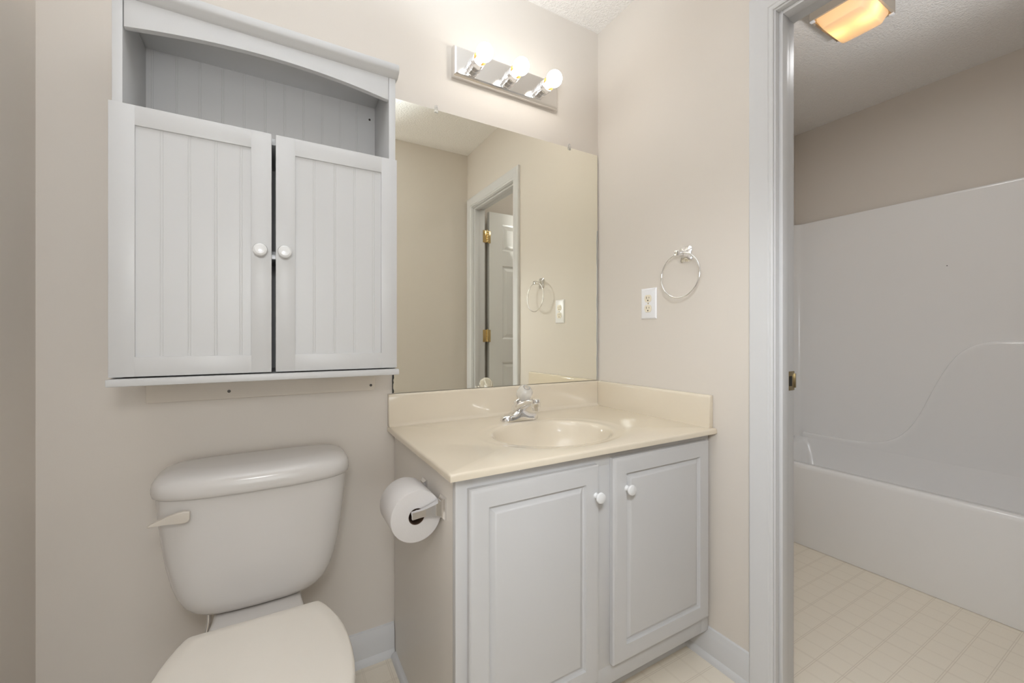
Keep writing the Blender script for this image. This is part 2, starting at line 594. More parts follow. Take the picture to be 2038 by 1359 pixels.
# ------------------------------------------------------------------ white wall cabinet over the toilet
cab = thing('wall_cabinet', 'white wall cabinet with arched open top and two beadboard doors above the toilet', 'cabinet', (-1.267, 0, 0.97))
CX0, CX1 = -1.576, -0.958
CIN0, CIN1 = -1.558, -0.977
CF = -0.206
for x0, x1 in ((CX0, CIN0), (CIN1, CX1)):
    MB().box(x0, x1, CF, 0, 0.984, 1.830, 0.0012).build('side_panel', M['cab'], cab)


def beadboard(x0, x1, z0, z1, y, thick, first, step, side='back'):
    """vertical V-grooved board facing -y"""
    pts = [(x0, y)]
    x = first
    while x < x1 - 0.006:
        if x > x0 + 0.006:
            pts += [(x - 0.0034, y), (x - 0.0022, y + 0.0007), (x - 0.0010, y + 0.0001), (x + 0.0010, y + 0.0001), (x + 0.0022, y + 0.0007), (x + 0.0034, y)]
        x += step
    pts += [(x1, y), (x1, y + thick), (x0, y + thick)]
    return MB().prism(pts, 'z', z0, z1)


bk = beadboard(CIN0, CIN1, 0.984, 1.835, -0.012, 0.009, CIN0 + 0.012, 0.0512).build('back_panel', M['cab'], cab, smooth=20)
for sx in (-0.9935,):
    MB().lathe([(0.0035, 0), (0.003, 0.0015)], (sx, -0.012, 1.790), (0, -1, 0), 12).build('screw', M['screw'], bk)
# crown: underside slopes out to a rounded fascia
prof = [(0, 1.832), (CF, 1.829), (-0.214, 1.833), (-0.2225, 1.840), (-0.2255, 1.842), (-0.2275, 1.846), (-0.2275, 1.858), (-0.225, 1.862), (-0.219, 1.864), (0, 1.864)]
MB().prism(prof, 'x', CX0 - 0.006, CX1 + 0.006, 0.0015).build('crown_board', M['cab'], cab, smooth=30)
poly = [(CIN0 + 0.0015, 1.832)]
n = 28
for i in range(n + 1):
    x = CIN0 + 0.0015 + (CIN1 - CIN0 - 0.0020) * i / n
    u = (x + 1.2675) / 0.2895
    poly.append((x, 1.7635 + 0.026 * (1 - u * u)))
poly.append((CIN1 - 0.0005, 1.832))
MB().prism(poly, 'y', CF + 0.0005, CF + 0.016, 0.0015).build('arched_valance', M['cab'], cab, smooth=30)
MB().box(CIN0, CIN1, CF + 0.001, -0.012, 1.566, 1.582, 0.001).build('shelf', M['cab'], cab)
MB().box(CIN0, CIN1, -0.170, -0.012, 1.285, 1.300, 0.001).build('shelf', M['cab'], cab)
MB().box(-1.5805, -0.9535, -0.2325, 0, 0.9665, 0.983, 0.0025).build('bottom_board', M['cab'], cab)
mb = MB()
poly = [(-1.558, 0.9664), (-1.558, 0.9005), (-0.988, 0.9000), (-0.982, 0.9015), (-0.9775, 0.906), (-0.976, 0.912), (-0.976, 0.9664)]
mb.prism(poly, 'y', -0.014, 0, 0.0018)
rail = mb.build('hanging_rail', M['rail'], cab, smooth=30)
rail['label'] = 'beige hanging rail'
for sx, sz in ((-1.377, 0.9215), (-0.990, 0.9165)):
    MB().lathe([(0.0042, -0.001), (0.0042, 0.0012), (0.0020, 0.0016), (0.0018, 0.0006)], (sx, -0.014, sz), (0, -1, 0), 14).build('screw', M['screw'], rail)
for sx in (-1.548, -0.985):
    MB().lathe([(0.004, -0.001), (0.0035, 0.0022)], (sx, -0.05, 0.9665), (0, 0, -1), 12).build('screw', M['screw'], cab)
MB().box(-1.288, -1.246, -0.205, -0.175, 1.274, 1.285, 0.001).build('magnet_catch', M['plate'], cab)


def cabinet_door(x0, x1, z0, z1, knob_x):
    yf, th, fr = -0.2225, 0.0165, 0.0440
    p0, p1, q0, q1 = x0 + fr, x1 - fr, z0 + fr, z1 - fr
    mb = MB()
    mb.box(x0, p0, yf, yf + th, z0, z1, 0.0012)
    mb.box(p1, x1, yf, yf + th, z0, z1, 0.0012)
    mb.box(p0 - 0.001, p1 + 0.001, yf + 0.0001, yf + th, q1, z1 - 0.0001, 0.0010)
    mb.box(p0 - 0.001, p1 + 0.001, yf + 0.0001, yf + th, z0 + 0.0001, q0, 0.0010)
    d = mb.build('door', M['cab'], cab)
    beadboard(p0 - 0.004, p1 + 0.004, q0 - 0.004, q1 + 0.004, yf + 0.0055, 0.006, p0 + 0.045, 0.0505).build('beadboard_panel', M['cab'], d, smooth=20)
    MB().lathe([(0.0075, 0), (0.0068, 0.006), (0.0075, 0.010), (0.0130, 0.014), (0.0158, 0.019), (0.0160, 0.022), (0.0140, 0.0265), (0.0125, 0.0270), (0.0110, 0.0290), (0.005, 0.0300)],
               (knob_x, yf, 1.289), (0, -1, 0), 32).build('knob', M['knob'], d)


cabinet_door(-1.578, -1.2722, 0.9865, 1.587, -1.2965)
cabinet_door(-1.2632, -0.958, 0.9865, 1.587, -1.2435)

# ------------------------------------------------------------------ mirror
MX0, MX1, MZ0, MZ1 = -0.916, -0.0085, 0.884, 1.888
mir = thing('wall_mirror', 'large frameless mirror above the sink reflecting the opposite doorway', 'mirror', (-0.46, 0, MZ0))
mb = MB()
mb._add([(MX0, -0.006, MZ0), (MX1, -0.006, MZ0), (MX1, -0.006, MZ1), (MX0, -0.006, MZ1)], [(0, 1, 2, 3)])
mb._add([(MX0, 0, MZ0), (MX1, 0, MZ0), (MX1, 0, MZ1), (MX0, 0, MZ1)], [(3, 2, 1, 0)])
for a, b in (((MX0, MZ0), (MX1, MZ0)), ((MX1, MZ0), (MX1, MZ1)), ((MX1, MZ1), (MX0, MZ1)), ((MX0, MZ1), (MX0, MZ0))):
    mb._add([(a[0], -0.006, a[1]), (b[0], -0.006, b[1]), (b[0], 0, b[1]), (a[0], 0, a[1])], [(0, 1, 2, 3)])
bmesh.ops.remove_doubles(mb.bm, verts=mb.bm.verts[:], dist=1e-6)
gl = mb.build('mirror_pane', M['mirror'], mir, smooth=0)
gl.data.materials.append(M['medge'])
for p in gl.data.polygons:
    if abs(p.normal.y) < 0.5:
        p.material_index = 1
# blackened, flaking silver along the left edge and a bare silver strip on the right
L = [(MX0 - 0.0015, 0.884)]
z = 0.884
R = []
while z < 1.02:
    R.append((MX0 + random.uniform(0.0006, 0.0055), z))
    z += random.uniform(0.004, 0.011)
poly = [(MX0 - 0.0012, 0.884)] + R + [(MX0 - 0.0012, 1.02)]
w_ = MB().prism(poly, 'y', -0.0062, -0.0012).build('worn_edge', M['worn'], mir, smooth=0)
w_['label'] = 'blackened edge'
R = []
z = 0.890
while z < 1.545:
    R.append((MX1 - random.uniform(0.0036, 0.0062), z))
    z += random.uniform(0.01, 0.03)
poly = [(MX1 + 0.0015, 0.886), (MX1 + 0.0015, 1.55), (MX1 - 0.0025, 1.55)] + list(reversed(R)) + [(MX1 - 0.004, 0.886)]
w_ = MB().prism(poly, 'y', -0.0066, -0.0012).build('bare_edge', M['silver'], mir, smooth=0)
w_['label'] = 'bare silver edge strip'
for cx_ in (-0.763, -0.166):
    mb = MB()
    poly = [(-0.006, -0.010), (0.006, -0.010), (0.0065, 0.002), (0.0045, 0.014), (0, 0.017), (-0.0045, 0.014), (-0.0065, 0.002)]
    mb.prism([(cx_ + a, MZ1 + b) for a, b in poly], 'y', -0.0095, -0.0062, 0.0008)
    c = mb.build('mirror_clip', M['clip'], mir)
    MB().lathe([(0.0022, 0), (0.0018, 0.001)], (cx_, -0.0095, MZ1 + 0.008), (0, -1, 0), 10).build('screw', M['chrome'], c)

# ------------------------------------------------------------------ three-bulb vanity light
vl = thing('vanity_light', 'chrome bar light with three bare globe bulbs above the mirror', 'light', (-0.472, 0, 2.078))
LX0, LX1, LZ0, LZ1 = -0.703, -0.243, 2.024, 2.132
mb = MB()
rings = []
for ins, y in ((0, 0), (0, -0.021), (0.0035, -0.0275), (0.0085, -0.030)):
    rings.append([(LX0 + ins, y, LZ0 + ins), (LX1 - ins, y, LZ0 + ins), (LX1 - ins, y, LZ1 - ins), (LX0 + ins, y, LZ1 - ins)])
mb.loft(rings)
mb.build('back_plate', M['brushed'], vl, smooth=20)
for bx in (-0.622, -0.472, -0.322):
    mb = MB()
    mb.lathe([(0.0275, 0), (0.0275, 0.002), (0.0250, 0.004), (0.0250, 0.020), (0.0257, 0.0208), (0.0257, 0.0220), (0.0250, 0.0230), (0.0250, 0.043), (0.0262, 0.044), (0.0262, 0.0455), (0.0245, 0.0455)], (bx, -0.030, 2.0775), (0, -1, 0), 40, True, False)
    s = mb.build('socket', M['chrome'], vl)
    MB().lathe([(0.0246, 0.0455), (0.0240, 0.014), (0.004, 0.014)], (bx, -0.030, 2.0775), (0, -1, 0), 30, False, True).build('socket_lining', M['socket_in'], s)
    mb = MB()
    prof = [(0.0130, 0.016), (0.0135, 0.040), (0.0150, 0.050)]
    rb, cb = 0.0305, 0.084
    for k in range(15):
        a = math.radians(-58 + k * (58 + 88) / 14)
        prof.append((rb * math.cos(a), cb + rb * math.sin(a)))
    mb.lathe(prof, (bx, -0.030, 2.0775), (0, -1, 0), 32)
    mb.build('bulb', M['bulb'], s, smooth=60)

# ------------------------------------------------------------------ vanity cabinet
van = thing('vanity_cabinet', 'white bathroom vanity cabinet with two raised-panel doors under the sink', 'vanity', (-0.46, -0.28, 0))
VX0, VX1, VF, VT, VB = -0.910, -0.006, -0.552, 0.7555, 0.098
TK = -0.462
side = [(-0.006, 0.002), (TK, 0.002), (TK, VB), (VF + 0.018, VB), (VF + 0.018, VT), (-0.006, VT)]
pl = MB().prism(side, 'x', VX0, VX0 + 0.016).build('side_panel', M['vside'], van)
MB().prism(side, 'x', VX1 - 0.016, VX1).build('side_panel', M['vside'], van)
MB().box(VX0 + 0.016, VX1 - 0.016, VF + 0.02, -0.02, VB, VB + 0.016).build('bottom_panel', M['vside'], van)
mb = MB()
FT = VF + 0.018
mb.box(VX0 - 0.0005, -0.868, VF, FT, VB - 0.002, VT, 0.001)
mb.box(-0.040, VX1, VF, FT, VB - 0.002, VT, 0.001)
mb.box(-0.505, -0.432, VF + 0.0001, FT, 0.149, 0.716, 0.001)
mb.box(-0.87, -0.038, VF + 0.0003, FT, 0.715, VT - 0.0001, 0.001)
mb.box(-0.87, -0.038, VF + 0.0003, FT, VB - 0.002, 0.150, 0.001)
mb.build('face_frame', M['vanity'], van)
MB().box(VX0 + 0.016, VX1 - 0.016, TK, TK + 0.014, 0.002, VB).build('toe_kick', M['vanity'], van)
QR = [(0, 0)] + [(0.017 * math.cos(a), 0.017 * math.sin(a)) for a in [i * PI / 12 for i in range(7)]]
mb = MB().prism([(TK - d, z) for d, z in QR], 'x', VX0, -0.0225)
mb.build('shoe_moulding', M['trim'], van)
MB().prism([(VX0 - d, z) for d, z in QR], 'y', TK - 0.017, -0.0225).build('shoe_moulding', M['trim'], van)


def vanity_door(x0, x1, z0, z1, kx, kz):
    yf = -0.571
    mb = MB()
    # slab with eased edge then routed raised panel
    prof = [(0.0, 0.0185), (0.0, 0.006), (0.003, 0.0022), (0.0075, 0.0006), (0.012, 0.0), (0.047, 0.0), (0.0485, 0.0065), (0.0520, 0.0088),
            (0.0550, 0.0086), (0.0630, 0.0034), (0.0665, 0.0012), (0.0685, 0.0008)]
    mb.panel_front(x0, x1, z0, z1, yf, prof)
    bot = [v for v in mb.bm.verts if v.co.y > yf + 0.018]
    mb.bm.faces.new(bot)
    d = mb.build('door', M['vanity'], van, smooth=28)
    MB().lathe([(0.0085, 0), (0.0072, 0.003), (0.0068, 0.009), (0.0110, 0.013), (0.0148, 0.018), (0.0150, 0.0205), (0.0135, 0.0235), (0.0080, 0.0255), (0.0015, 0.026)],
               (kx, yf, kz), (0, -1, 0), 28).build('knob', M['knob'], d)


vanity_door(-0.882, -0.4985, 0.136, 0.727, -0.512, 0.646)
vanity_door(-0.4455, -0.0255, 0.155, 0.735, -0.398, 0.646)

# ------------------------------------------------------------------ cultured marble top with moulded bowl
TOP, TB = 0.774, 0.757
TXL, TYF = -0.934, -0.581
top = thing('vanity_countertop', 'cream cultured marble vanity top with moulded oval sink bowl', 'countertop', (-0.46, -0.28, TB))
bx, by, ba, bb = -0.490, -0.338, 0.200, 0.166
x0, x1, y0, y1 = TXL + 0.006, -0.001, TYF + 0.006, -0.001
ang = sorted(set([2 * PI * i / 120 for i in range(120)] + [math.atan2(yy - by, xx - bx) % (2 * PI) for xx in (x0, x1) for yy in (y0, y1)]))


def rect_pt(t, X0, X1, Y0, Y1):
    c, s = math.cos(t), math.sin(t)
    k = 1e9
    if c > 1e-9: k = min(k, (X1 - bx) / c)
    if c < -1e-9: k = min(k, (X0 - bx) / c)
    if s > 1e-9: k = min(k, (Y1 - by) / s)
    if s < -1e-9: k = min(k, (Y0 - by) / s)
    return bx + c * k, by + s * k


rings = []
ex = 0.006
edge = [(0.0, TB - TOP), (0.0, -0.006), (0.0018, -0.0018), (ex, 0.0)]
rings.append([(bx + 0.215 * math.cos(t), by + 0.18 * math.sin(t), TB) for t in ang])
for ins, dz in edge:
    r = []
    for t in ang:
        px, py = rect_pt(t, x0, x1, y0, y1)
        qx = TXL + ins if abs(px - x0) < 1e-6 else (x0 + (px - x0) if px < x1 - 1e-6 else -0.001)
        qy = TYF + ins if abs(py - y0) < 1e-6 else py
        r.append((qx, qy, TOP + dz))
    rings.append(r)
for f, dz in ((1.30, 0.0), (1.24, -0.0006), (1.19, -0.0022), (1.12, -0.0030), (1.055, -0.0036), (1.02, -0.0052), (0.992, -0.010), (0.965, -0.020),
              (0.93, -0.036), (0.87, -0.060), (0.78, -0.085), (0.66, -0.106), (0.50, -0.120), (0.32, -0.127), (0.14, -0.130)):
    rings.append([(bx + ba * f * math.cos(t), by + (bb * f if f <= 1.0 else bb + (ba * (f - 1)) * 0.62) * math.sin(t), TOP + dz) for t in ang])
# underside of bowl is closed by the cabinet; keep the bowl shell single but the slab closed at its rim
mb = MB().loft(rings, False, True)
deck = mb.build('sink_deck', M['marble'], top, smooth=50)
MB().lathe([(0.023, 0.004), (0.022, 0.0055), (0.016, 0.0062), (0.0155, 0.003), (0.002, 0.0025)], (bx, by, TOP - 0.1325), (0, 0, 1), 28).build('drain', M['chrome'], deck)
cove = [(-0.001, TOP - 0.001), (-0.036, TOP + 0.0002), (-0.029, TOP + 0.0016), (-0.0245, TOP + 0.0055), (-0.0215, TOP + 0.013), (-0.020, 0.872), (-0.0185, 0.8785), (-0.0155, 0.8815), (-0.001, 0.882)]
MB().prism(cove, 'x', TXL + 0.001, -0.001, 0.0008).build('backsplash', M['marble'], top, smooth=50)
ss = [(-0.0215, TOP - 0.0005), (-0.0205, 0.872), (-0.0185, 0.8785), (-0.0155, 0.881), (-0.0012, 0.8815), (-0.0012, TOP - 0.0005)]
mb = MB().prism(ss, 'y', -0.568, -0.0205, 0.003)
mb.build('side_splash', M['marble'], top, smooth=50)

# ------------------------------------------------------------------ faucet
fx, fy, fz = -0.487, -0.125, TOP - 0.0006
fau = thing('faucet', 'chrome single-handle faucet with clear acrylic knob at the back of the sink', 'faucet', (fx, fy, fz))
mb = MB()
# low sole plate with rounded ends that swells up to the middle
secs = []
for k in range(25):
    u = -1 + 2 * k / 24
    x = fx + 0.078 * u
    au = abs(u)
    wd = 0.0265 * math.sqrt(max(0.02, 1 - max(0, (au - 0.62) / 0.38) ** 2))
    if au > 0.55:
        h = 0.024 * math.sqrt(max(0.05, 1 - ((au - 0.55) / 0.45) ** 2.2))
    else:
        h = 0.024 + 0.018 * (0.5 + 0.5 * math.cos(PI * au / 0.55))
    ring = []
    for a in range(13):
        t = PI * a / 12
        ring.append((x, fy + wd * math.copysign(abs(math.cos(t)) ** 0.6, math.cos(t)), fz + h * math.sin(t) ** 0.55))
    secs.append(ring)
mb.loft(secs)
body = mb.build('base', M['chrome'], fau, smooth=60)
# spout: tapered arm with squarish section rising out over the bowl
mb = MB()
secs = []
for k in range(15):
    u = k / 14
    y = fy + 0.022 - 0.130 * u
    zt = fz + 0.052 + 0.034 * math.sin(min(1, u * 1.05) * PI / 2) ** 1.2
    hh = 0.040 - 0.024 * u
    hw = 0.0205 - 0.0060 * u
    ring = []
    for a in range(20):
        t = 2 * PI * a / 20
        c, s_ = math.cos(t), math.sin(t)
        ring.append((fx + hw * math.copysign(abs(c) ** 0.55, c), y, zt - hh / 2 + hh / 2 * math.copysign(abs(s_) ** 0.55, s_)))
    secs.append(ring)
mb.loft(secs)
sp = mb.build('spout', M['chrome'], fau, smooth=60)
MB().lathe([(0.0150, 0), (0.0155, 0.002), (0.0155, 0.026), (0.0145, 0.028), (0.0120, 0.0285), (0.0115, 0.030), (0.0115, 0.0395), (0.0100, 0.040), (0.008, 0.036)],
           (fx, fy - 0.112, fz + 0.0885), (0, 0.03, -1), 28).build('aerator', M['chrome'], sp)
hd = Vector((0, -0.72, 1)).normalized()
ho = Vector((fx, fy + 0.000, fz + 0.050))
MB().lathe([(0.0215, 0), (0.0210, 0.012), (0.0185, 0.022), (0.0155, 0.028), (0.0110, 0.031), (0.0080, 0.040)], ho, hd, 30).build('bonnet', M['chrome'], body)
mb = MB()
prof = [(0.013, 0.034), (0.0175, 0.036), (0.0245, 0.044), (0.0285, 0.055), (0.0295, 0.064), (0.0275, 0.075), (0.0220, 0.084), (0.014, 0.089), (0.0125, 0.0885), (0.011, 0.086)]
q = hd.to_track_quat('Z', 'Y')
rings = []
nf = 48
for r, h in prof:
    rings.append([ho + q @ Vector((r * (1 - 0.05 * (0.5 + 0.5 * math.cos(8 * 2 * PI * i / nf))) * math.cos(2 * PI * i / nf),
                                   r * (1 - 0.05 * (0.5 + 0.5 * math.cos(8 * 2 * PI * i / nf))) * math.sin(2 * PI * i / nf), h)) for i in range(nf)])
mb.loft(rings)
kn = mb.build('handle', M['acrylic'], fau, smooth=30)
kn['label'] = 'clear acrylic knob'
MB().lathe([(0.0085, 0.036), (0.0085, 0.052), (0.0060, 0.060), (0.0060, 0.078), (0.0010, 0.079)], ho, hd, 20).build('handle_stem', M['chrome'], kn)
MB().lathe([(0.0105, 0.0862), (0.0105, 0.0872), (0.009, 0.0895), (0.002, 0.0905)], ho, hd, 24).build('index_cap', M['chrome'], kn)
MB().tube([(fx, fy + 0.030, fz), (fx, fy + 0.030, fz + 0.055)], 0.003, 10).sphere((fx, fy + 0.030, fz + 0.058), 0.006, n=12).build('lift_rod', M['chrome'], fau)

# ------------------------------------------------------------------ toilet paper holder and roll
hold = thing('toilet_paper_holder', 'chrome two-post toilet paper holder on the side of the vanity', 'paper holder', (VX0, -0.41, 0.66))
RC = Vector((-0.9735, 0, 0.657))
for py, sg in ((-0.478, 1), (-0.338, -1)):
    mb = MB()
    rings = []
    for ins, x in ((0, VX0), (0, VX0 - 0.004), (0.003, VX0 - 0.0065), (0.0055, VX0 - 0.009), (0.0065, VX0 - 0.012)):
        hy, hz = 0.0165 - ins, 0.0270 - ins
        rings.append([(x, py - hy, 0.664 - hz), (x, py + hy, 0.664 - hz), (x, py + hy, 0.664 + hz), (x, py - hy, 0.664 + hz)])
    mb.loft(rings)
    # arm: rectangular bar that curves away from the plate and narrows
    secs = []
    for k in range(9):
        u = k / 8
        x = VX0 - 0.011 - 0.068 * u
        hz = 0.0185 - 0.0105 * min(1, u * 1.6) ** 0.6
        hy = 0.0090 - 0.0035 * min(1, u * 1.6) ** 0.6
        zc = 0.664 - 0.006 * u
        secs.append([(x, py - hy, zc - hz), (x, py + hy, zc - hz), (x, py + hy, zc + hz), (x, py - hy, zc + hz)])
    mb.loft(secs)
    bmesh.ops.bevel(mb.bm, geom=[e for e in mb.bm.edges if e.calc_face_angle(0) > 0.9], offset=0.0010, segments=2, affect='EDGES')
    mb.build('post', M['chrome'], hold, smooth=40)
MB().lathe([(0.006, 0), (0.0085, 0.006), (0.0085, 0.050), (0.0075, 0.050), (0.0075, 0.122), (0.006, 0.128)], (RC.x, -0.472, RC.z), (0, 1, 0), 20).build('spindle', M['chrome'], hold)
ro, ri = 0.0615, 0.0195
rolly0, rolly1 = -0.4645, -0.352
roll = thing('toilet_paper_roll', 'nearly full white toilet paper roll on the chrome holder', 'toilet paper', (RC.x, -0.41, RC.z))
nn = 72
rings = []
zc_ = RC.z - 0.0085   # the paper hangs from the spindle
for r, y in ((ri, rolly0), (ro - 0.0022, rolly0), (ro - 0.0007, rolly0 + 0.0007), (ro, rolly0 + 0.0024), (ro, rolly1 - 0.0024), (ro - 0.002, rolly1), (ri, rolly1)):
    rings.append([(RC.x + r * math.cos(2 * PI * i / nn), y, zc_ + r * math.sin(2 * PI * i / nn)) for i in range(nn)])
rings.append(rings[0])
mb = MB().loft(rings, False, False)
bmesh.ops.remove_doubles(mb.bm, verts=mb.bm.verts[:], dist=1e-6)
mb.build('paper', M['paper'], roll, smooth=40)
rings = []
for r, y in ((ri - 0.0015, rolly0 + 0.001), (ri, rolly0 + 0.001), (ri, rolly1 - 0.001), (ri - 0.0015, rolly1 - 0.001)):
    rings.append([(RC.x + r * math.cos(2 * PI * i / nn), y, zc_ + r * math.sin(2 * PI * i / nn)) for i in range(nn)])
rings.append(rings[0])
mb = MB().loft(rings, False, False)
bmesh.ops.remove_doubles(mb.bm, verts=mb.bm.verts[:], dist=1e-6)
c = mb.build('cardboard_core', M['card'], roll, smooth=40)
c['label'] = 'brown cardboard core'

# ------------------------------------------------------------------ outlet
oy, oz = -0.295, 1.205
out = thing('wall_outlet', 'white duplex outlet plate with ivory sockets on the right wall', 'outlet', (0, oy, oz))
mb = MB()
rings = []
for ins, x in ((0, 0), (0, -0.002), (0.003, -0.0048), (0.006, -0.0058)):
    rings.append([(x, oy - 0.0375 + ins, oz - 0.0595 + ins), (x, oy + 0.0375 - ins, oz - 0.0595 + ins), (x, oy + 0.0375 - ins, oz + 0.0595 - ins), (x, oy - 0.0375 + ins, oz + 0.0595 - ins)])
mb.loft(rings).build('cover_plate', M['plate'], out, smooth=25)
for dz in (-0.0195, 0.0195):
    poly = []
    for i in range(40):
        t = 2 * PI * i / 40
        poly.append((oy + 0.0172 * math.cos(t), oz + dz + max(-0.0140, min(0.0140, 0.0172 * math.sin(t)))))
    s = MB().prism(poly, 'x', -0.0054, -0.0078, 0.0006).build('socket', M['ivory'], out, smooth=30)
    s['label'] = 'ivory socket'
    mb = MB()
    mb.box(-0.0081, -0.0074, oy + 0.0054, oy + 0.0074, oz + dz - 0.001, oz + dz + 0.008)
    mb.box(-0.0081, -0.0074, oy - 0.0072, oy - 0.0055, oz + dz, oz + dz + 0.0065)
    mb.lathe([(0.0027, 0), (0.0027, 0.0008)], (-0.0074, oy, oz + dz - 0.0075), (-1, 0, 0), 14)
    mb.build('socket_slots', M['dark'], s, smooth=0)
MB().lathe([(0.0030, 0), (0.0026, 0.0012), (0.0008, 0.0014)], (-0.0056, oy, oz), (-1, 0, 0), 16).build('screw', M['dull_brass'], out)

# ------------------------------------------------------------------ towel ring
ty, tz = -0.463, 1.368
tr = thing('towel_ring', 'chrome towel ring hanging on the right wall above the outlet', 'towel ring', (0, ty, tz))
mb = MB()
pts = []
for i in range(48):          # cushion-shaped rosette with pointed corners
    t = 2 * PI * i / 48
    r = 0.0235 + 0.0085 * abs(math.cos(2 * (t))) ** 2.2
    pts.append((r * math.cos(t + PI / 4) * 0.95, r * math.sin(t + PI / 4) * 1.1))
rings = []
for f, x in ((1.0, 0.0), (1.0, -0.003), (0.90, -0.006), (0.55, -0.010), (0.42, -0.016), (0.36, -0.026)):
    k = min(1.0, (1.0 - f) * 2)
    ring = []
    for i, (a, b) in enumerate(pts):
        t = 2 * PI * i / 48 + PI / 4
        sq = 0.020 / max(abs(math.cos(t)), abs(math.sin(t)))
        ca, cb_ = sq * math.cos(t), sq * math.sin(t)
        ring.append((x, ty + f * (a * (1 - k) + ca * k), tz + f * (b * (1 - k) + cb_ * k)))
    rings.append(ring)
mb.loft(rings)
mb.box(-0.052, -0.025, ty - 0.0088, ty + 0.0088, tz - 0.0095, tz + 0.0085, 0.0015)
mb.build('mount', M['chrome'], tr, smooth=35)
rr, rx = 0.0785, -0.0405
rz = tz + 0.001 - rr
MB().tube([(rx + 0.004 * math.cos(2 * PI * i / 72), ty - 0.004 + rr * math.sin(2 * PI * i / 72), rz + rr * math.cos(2 * PI * i / 72)) for i in range(72)], 0.0028, 12, True).build('ring', M['chrome'], tr, smooth=60)

# ------------------------------------------------------------------ toilet
tx = -1.300
toi = thing('toilet', 'bone-coloured two-piece toilet with closed lid beside the vanity', 'toilet', (tx, -0.40, 0))


def tank_ring(z, hw, yb, yf, n=64, crown=0.010, e=5.0):
    """flat-backed ring with rounded corners and a slightly bowed front"""
    out = []
    yc, hy = (yb + yf) / 2, (yb - yf) / 2
    for i in range(n):
        t = 2 * PI * i / n
        c, s_ = math.cos(t), math.sin(t)
        x = hw * math.copysign(abs(c) ** (2 / e), c)
        y = hy * math.copysign(abs(s_) ** (2 / e), s_)
        if s_ < 0:
            y -= crown * (1 - (x / hw) ** 2)
        out.append((tx + x, yc + y, z))
    return out


mb = MB()
rings = []
for z, hw, yb, yf in ((0.390, 0.090, -0.060, -0.150), (0.391, 0.112, -0.045, -0.176), (0.396, 0.130, -0.036, -0.186), (0.406, 0.147, -0.030, -0.191), (0.421, 0.161, -0.026, -0.194),
                      (0.445, 0.174, -0.022, -0.1965), (0.475, 0.184, -0.020, -0.198), (0.520, 0.194, -0.018, -0.200), (0.580, 0.2025, -0.017, -0.202),
                      (0.640, 0.209, -0.016, -0.204), (0.694, 0.2125, -0.016, -0.205)):
    rings.append(tank_ring(z, hw, yb, yf))
mb.loft(rings)
tank = mb.build('tank', M['china'], toi, smooth=60)
mb = MB()
rings = []
for z, g in ((0.6915, -0.004), (0.6925, 0.0035), (0.6965, 0.0075), (0.704, 0.0095), (0.714, 0.0098), (0.724, 0.0085), (0.733, 0.004), (0.7405, -0.004), (0.746, -0.016), (0.7495, -0.032), (0.7510, -0.055)):
    hw = 0.2125 + g
    yb, yf = -0.014 - max(0, -g) * 0.8 + (0.002 if g > 0 else 0), -0.206 - g * 0.9
    rings.append(tank_ring(z, hw, yb, yf, crown=0.014, e=4.2))
mb.loft(rings)
mb.build('tank_lid', M['china'], toi, smooth=60)
# flush lever at the upper left of the tank front
lev = [(-1.4385, 0.6705), (-1.4365, 0.668), (-1.4365, 0.652), (-1.4400, 0.6475), (-1.4470, 0.6452), (-1.4580, 0.6455), (-1.4720, 0.6490), (-1.4860, 0.6500), (-1.4990, 0.6490), (-1.5110, 0.6485), (-1.5145, 0.6505),
       (-1.5080, 0.6550), (-1.4940, 0.6605), (-1.4760, 0.6670), (-1.4600, 0.6715), (-1.4480, 0.6725)]
mb = MB().prism(lev, 'y', -0.228, -0.217, 0.0022, 3)
mb.lathe([(0.010, -0.004), (0.010, 0.012)], (-1.449, -0.206, 0.659), (0, -1, 0), 20)
mb.build('flush_lever', M['lever'], toi, smooth=40)


def egg(yb, yf, hw_list, z, n=72, grow=0.0):
    """outline in xy from (distance along, half width) table; symmetric about tx"""
    pts = [(tx + w_ + (grow if w_ > 0.001 else 0), y) for y, w_ in hw_list]
    left = [(2 * tx - x, y) for x, y in reversed(pts)]
    return [(x, y, z) for x, y in pts + left]


TABLE = [(-0.3085, 0.1225), (-0.3105, 0.1290), (-0.318, 0.1350), (-0.338, 0.1445), (-0.365, 0.1545), (-0.395, 0.1635), (-0.430, 0.1705), (-0.470, 0.1745), (-0.510, 0.1755), (-0.550, 0.1735), (-0.590, 0.1685),
         (-0.625, 0.1595), (-0.660, 0.1455), (-0.690, 0.1270), (-0.715, 0.1040), (-0.733, 0.0760), (-0.744, 0.0440), (-0.748, 0.0150)]


def scaled(k, zz, t=TABLE):
    yc = -0.52
    return egg(0, 0, [(yc + (y - yc) * (1 - k / 0.22), w_ * (1 - k / 0.175)) for y, w_ in t], zz)


mb = MB()
mb.loft([scaled(0.006, 0.4135), scaled(0.001, 0.4150), scaled(0.0, 0.4185), scaled(0.0005, 0.4245), scaled(0.0025, 0.4285), scaled(0.007, 0.4310), scaled(0.03, 0.4325), scaled(0.08, 0.4338), scaled(0.14, 0.4342)])
lid = mb.build('seat_lid', M['seat'], toi, smooth=60)
mb = MB()
mb.loft([scaled(0.008, 0.3965), scaled(0.003, 0.3985), scaled(0.002, 0.404), scaled(0.004, 0.4105), scaled(0.010, 0.4128)])
mb.build('seat', M['seat'], toi, smooth=60)
mb = MB()
mb.box(tx - 0.100, tx + 0.100, -0.3110, -0.283, 0.386, 0.4020, 0.003)
mb.build('seat_hinge', M['seat'], toi)
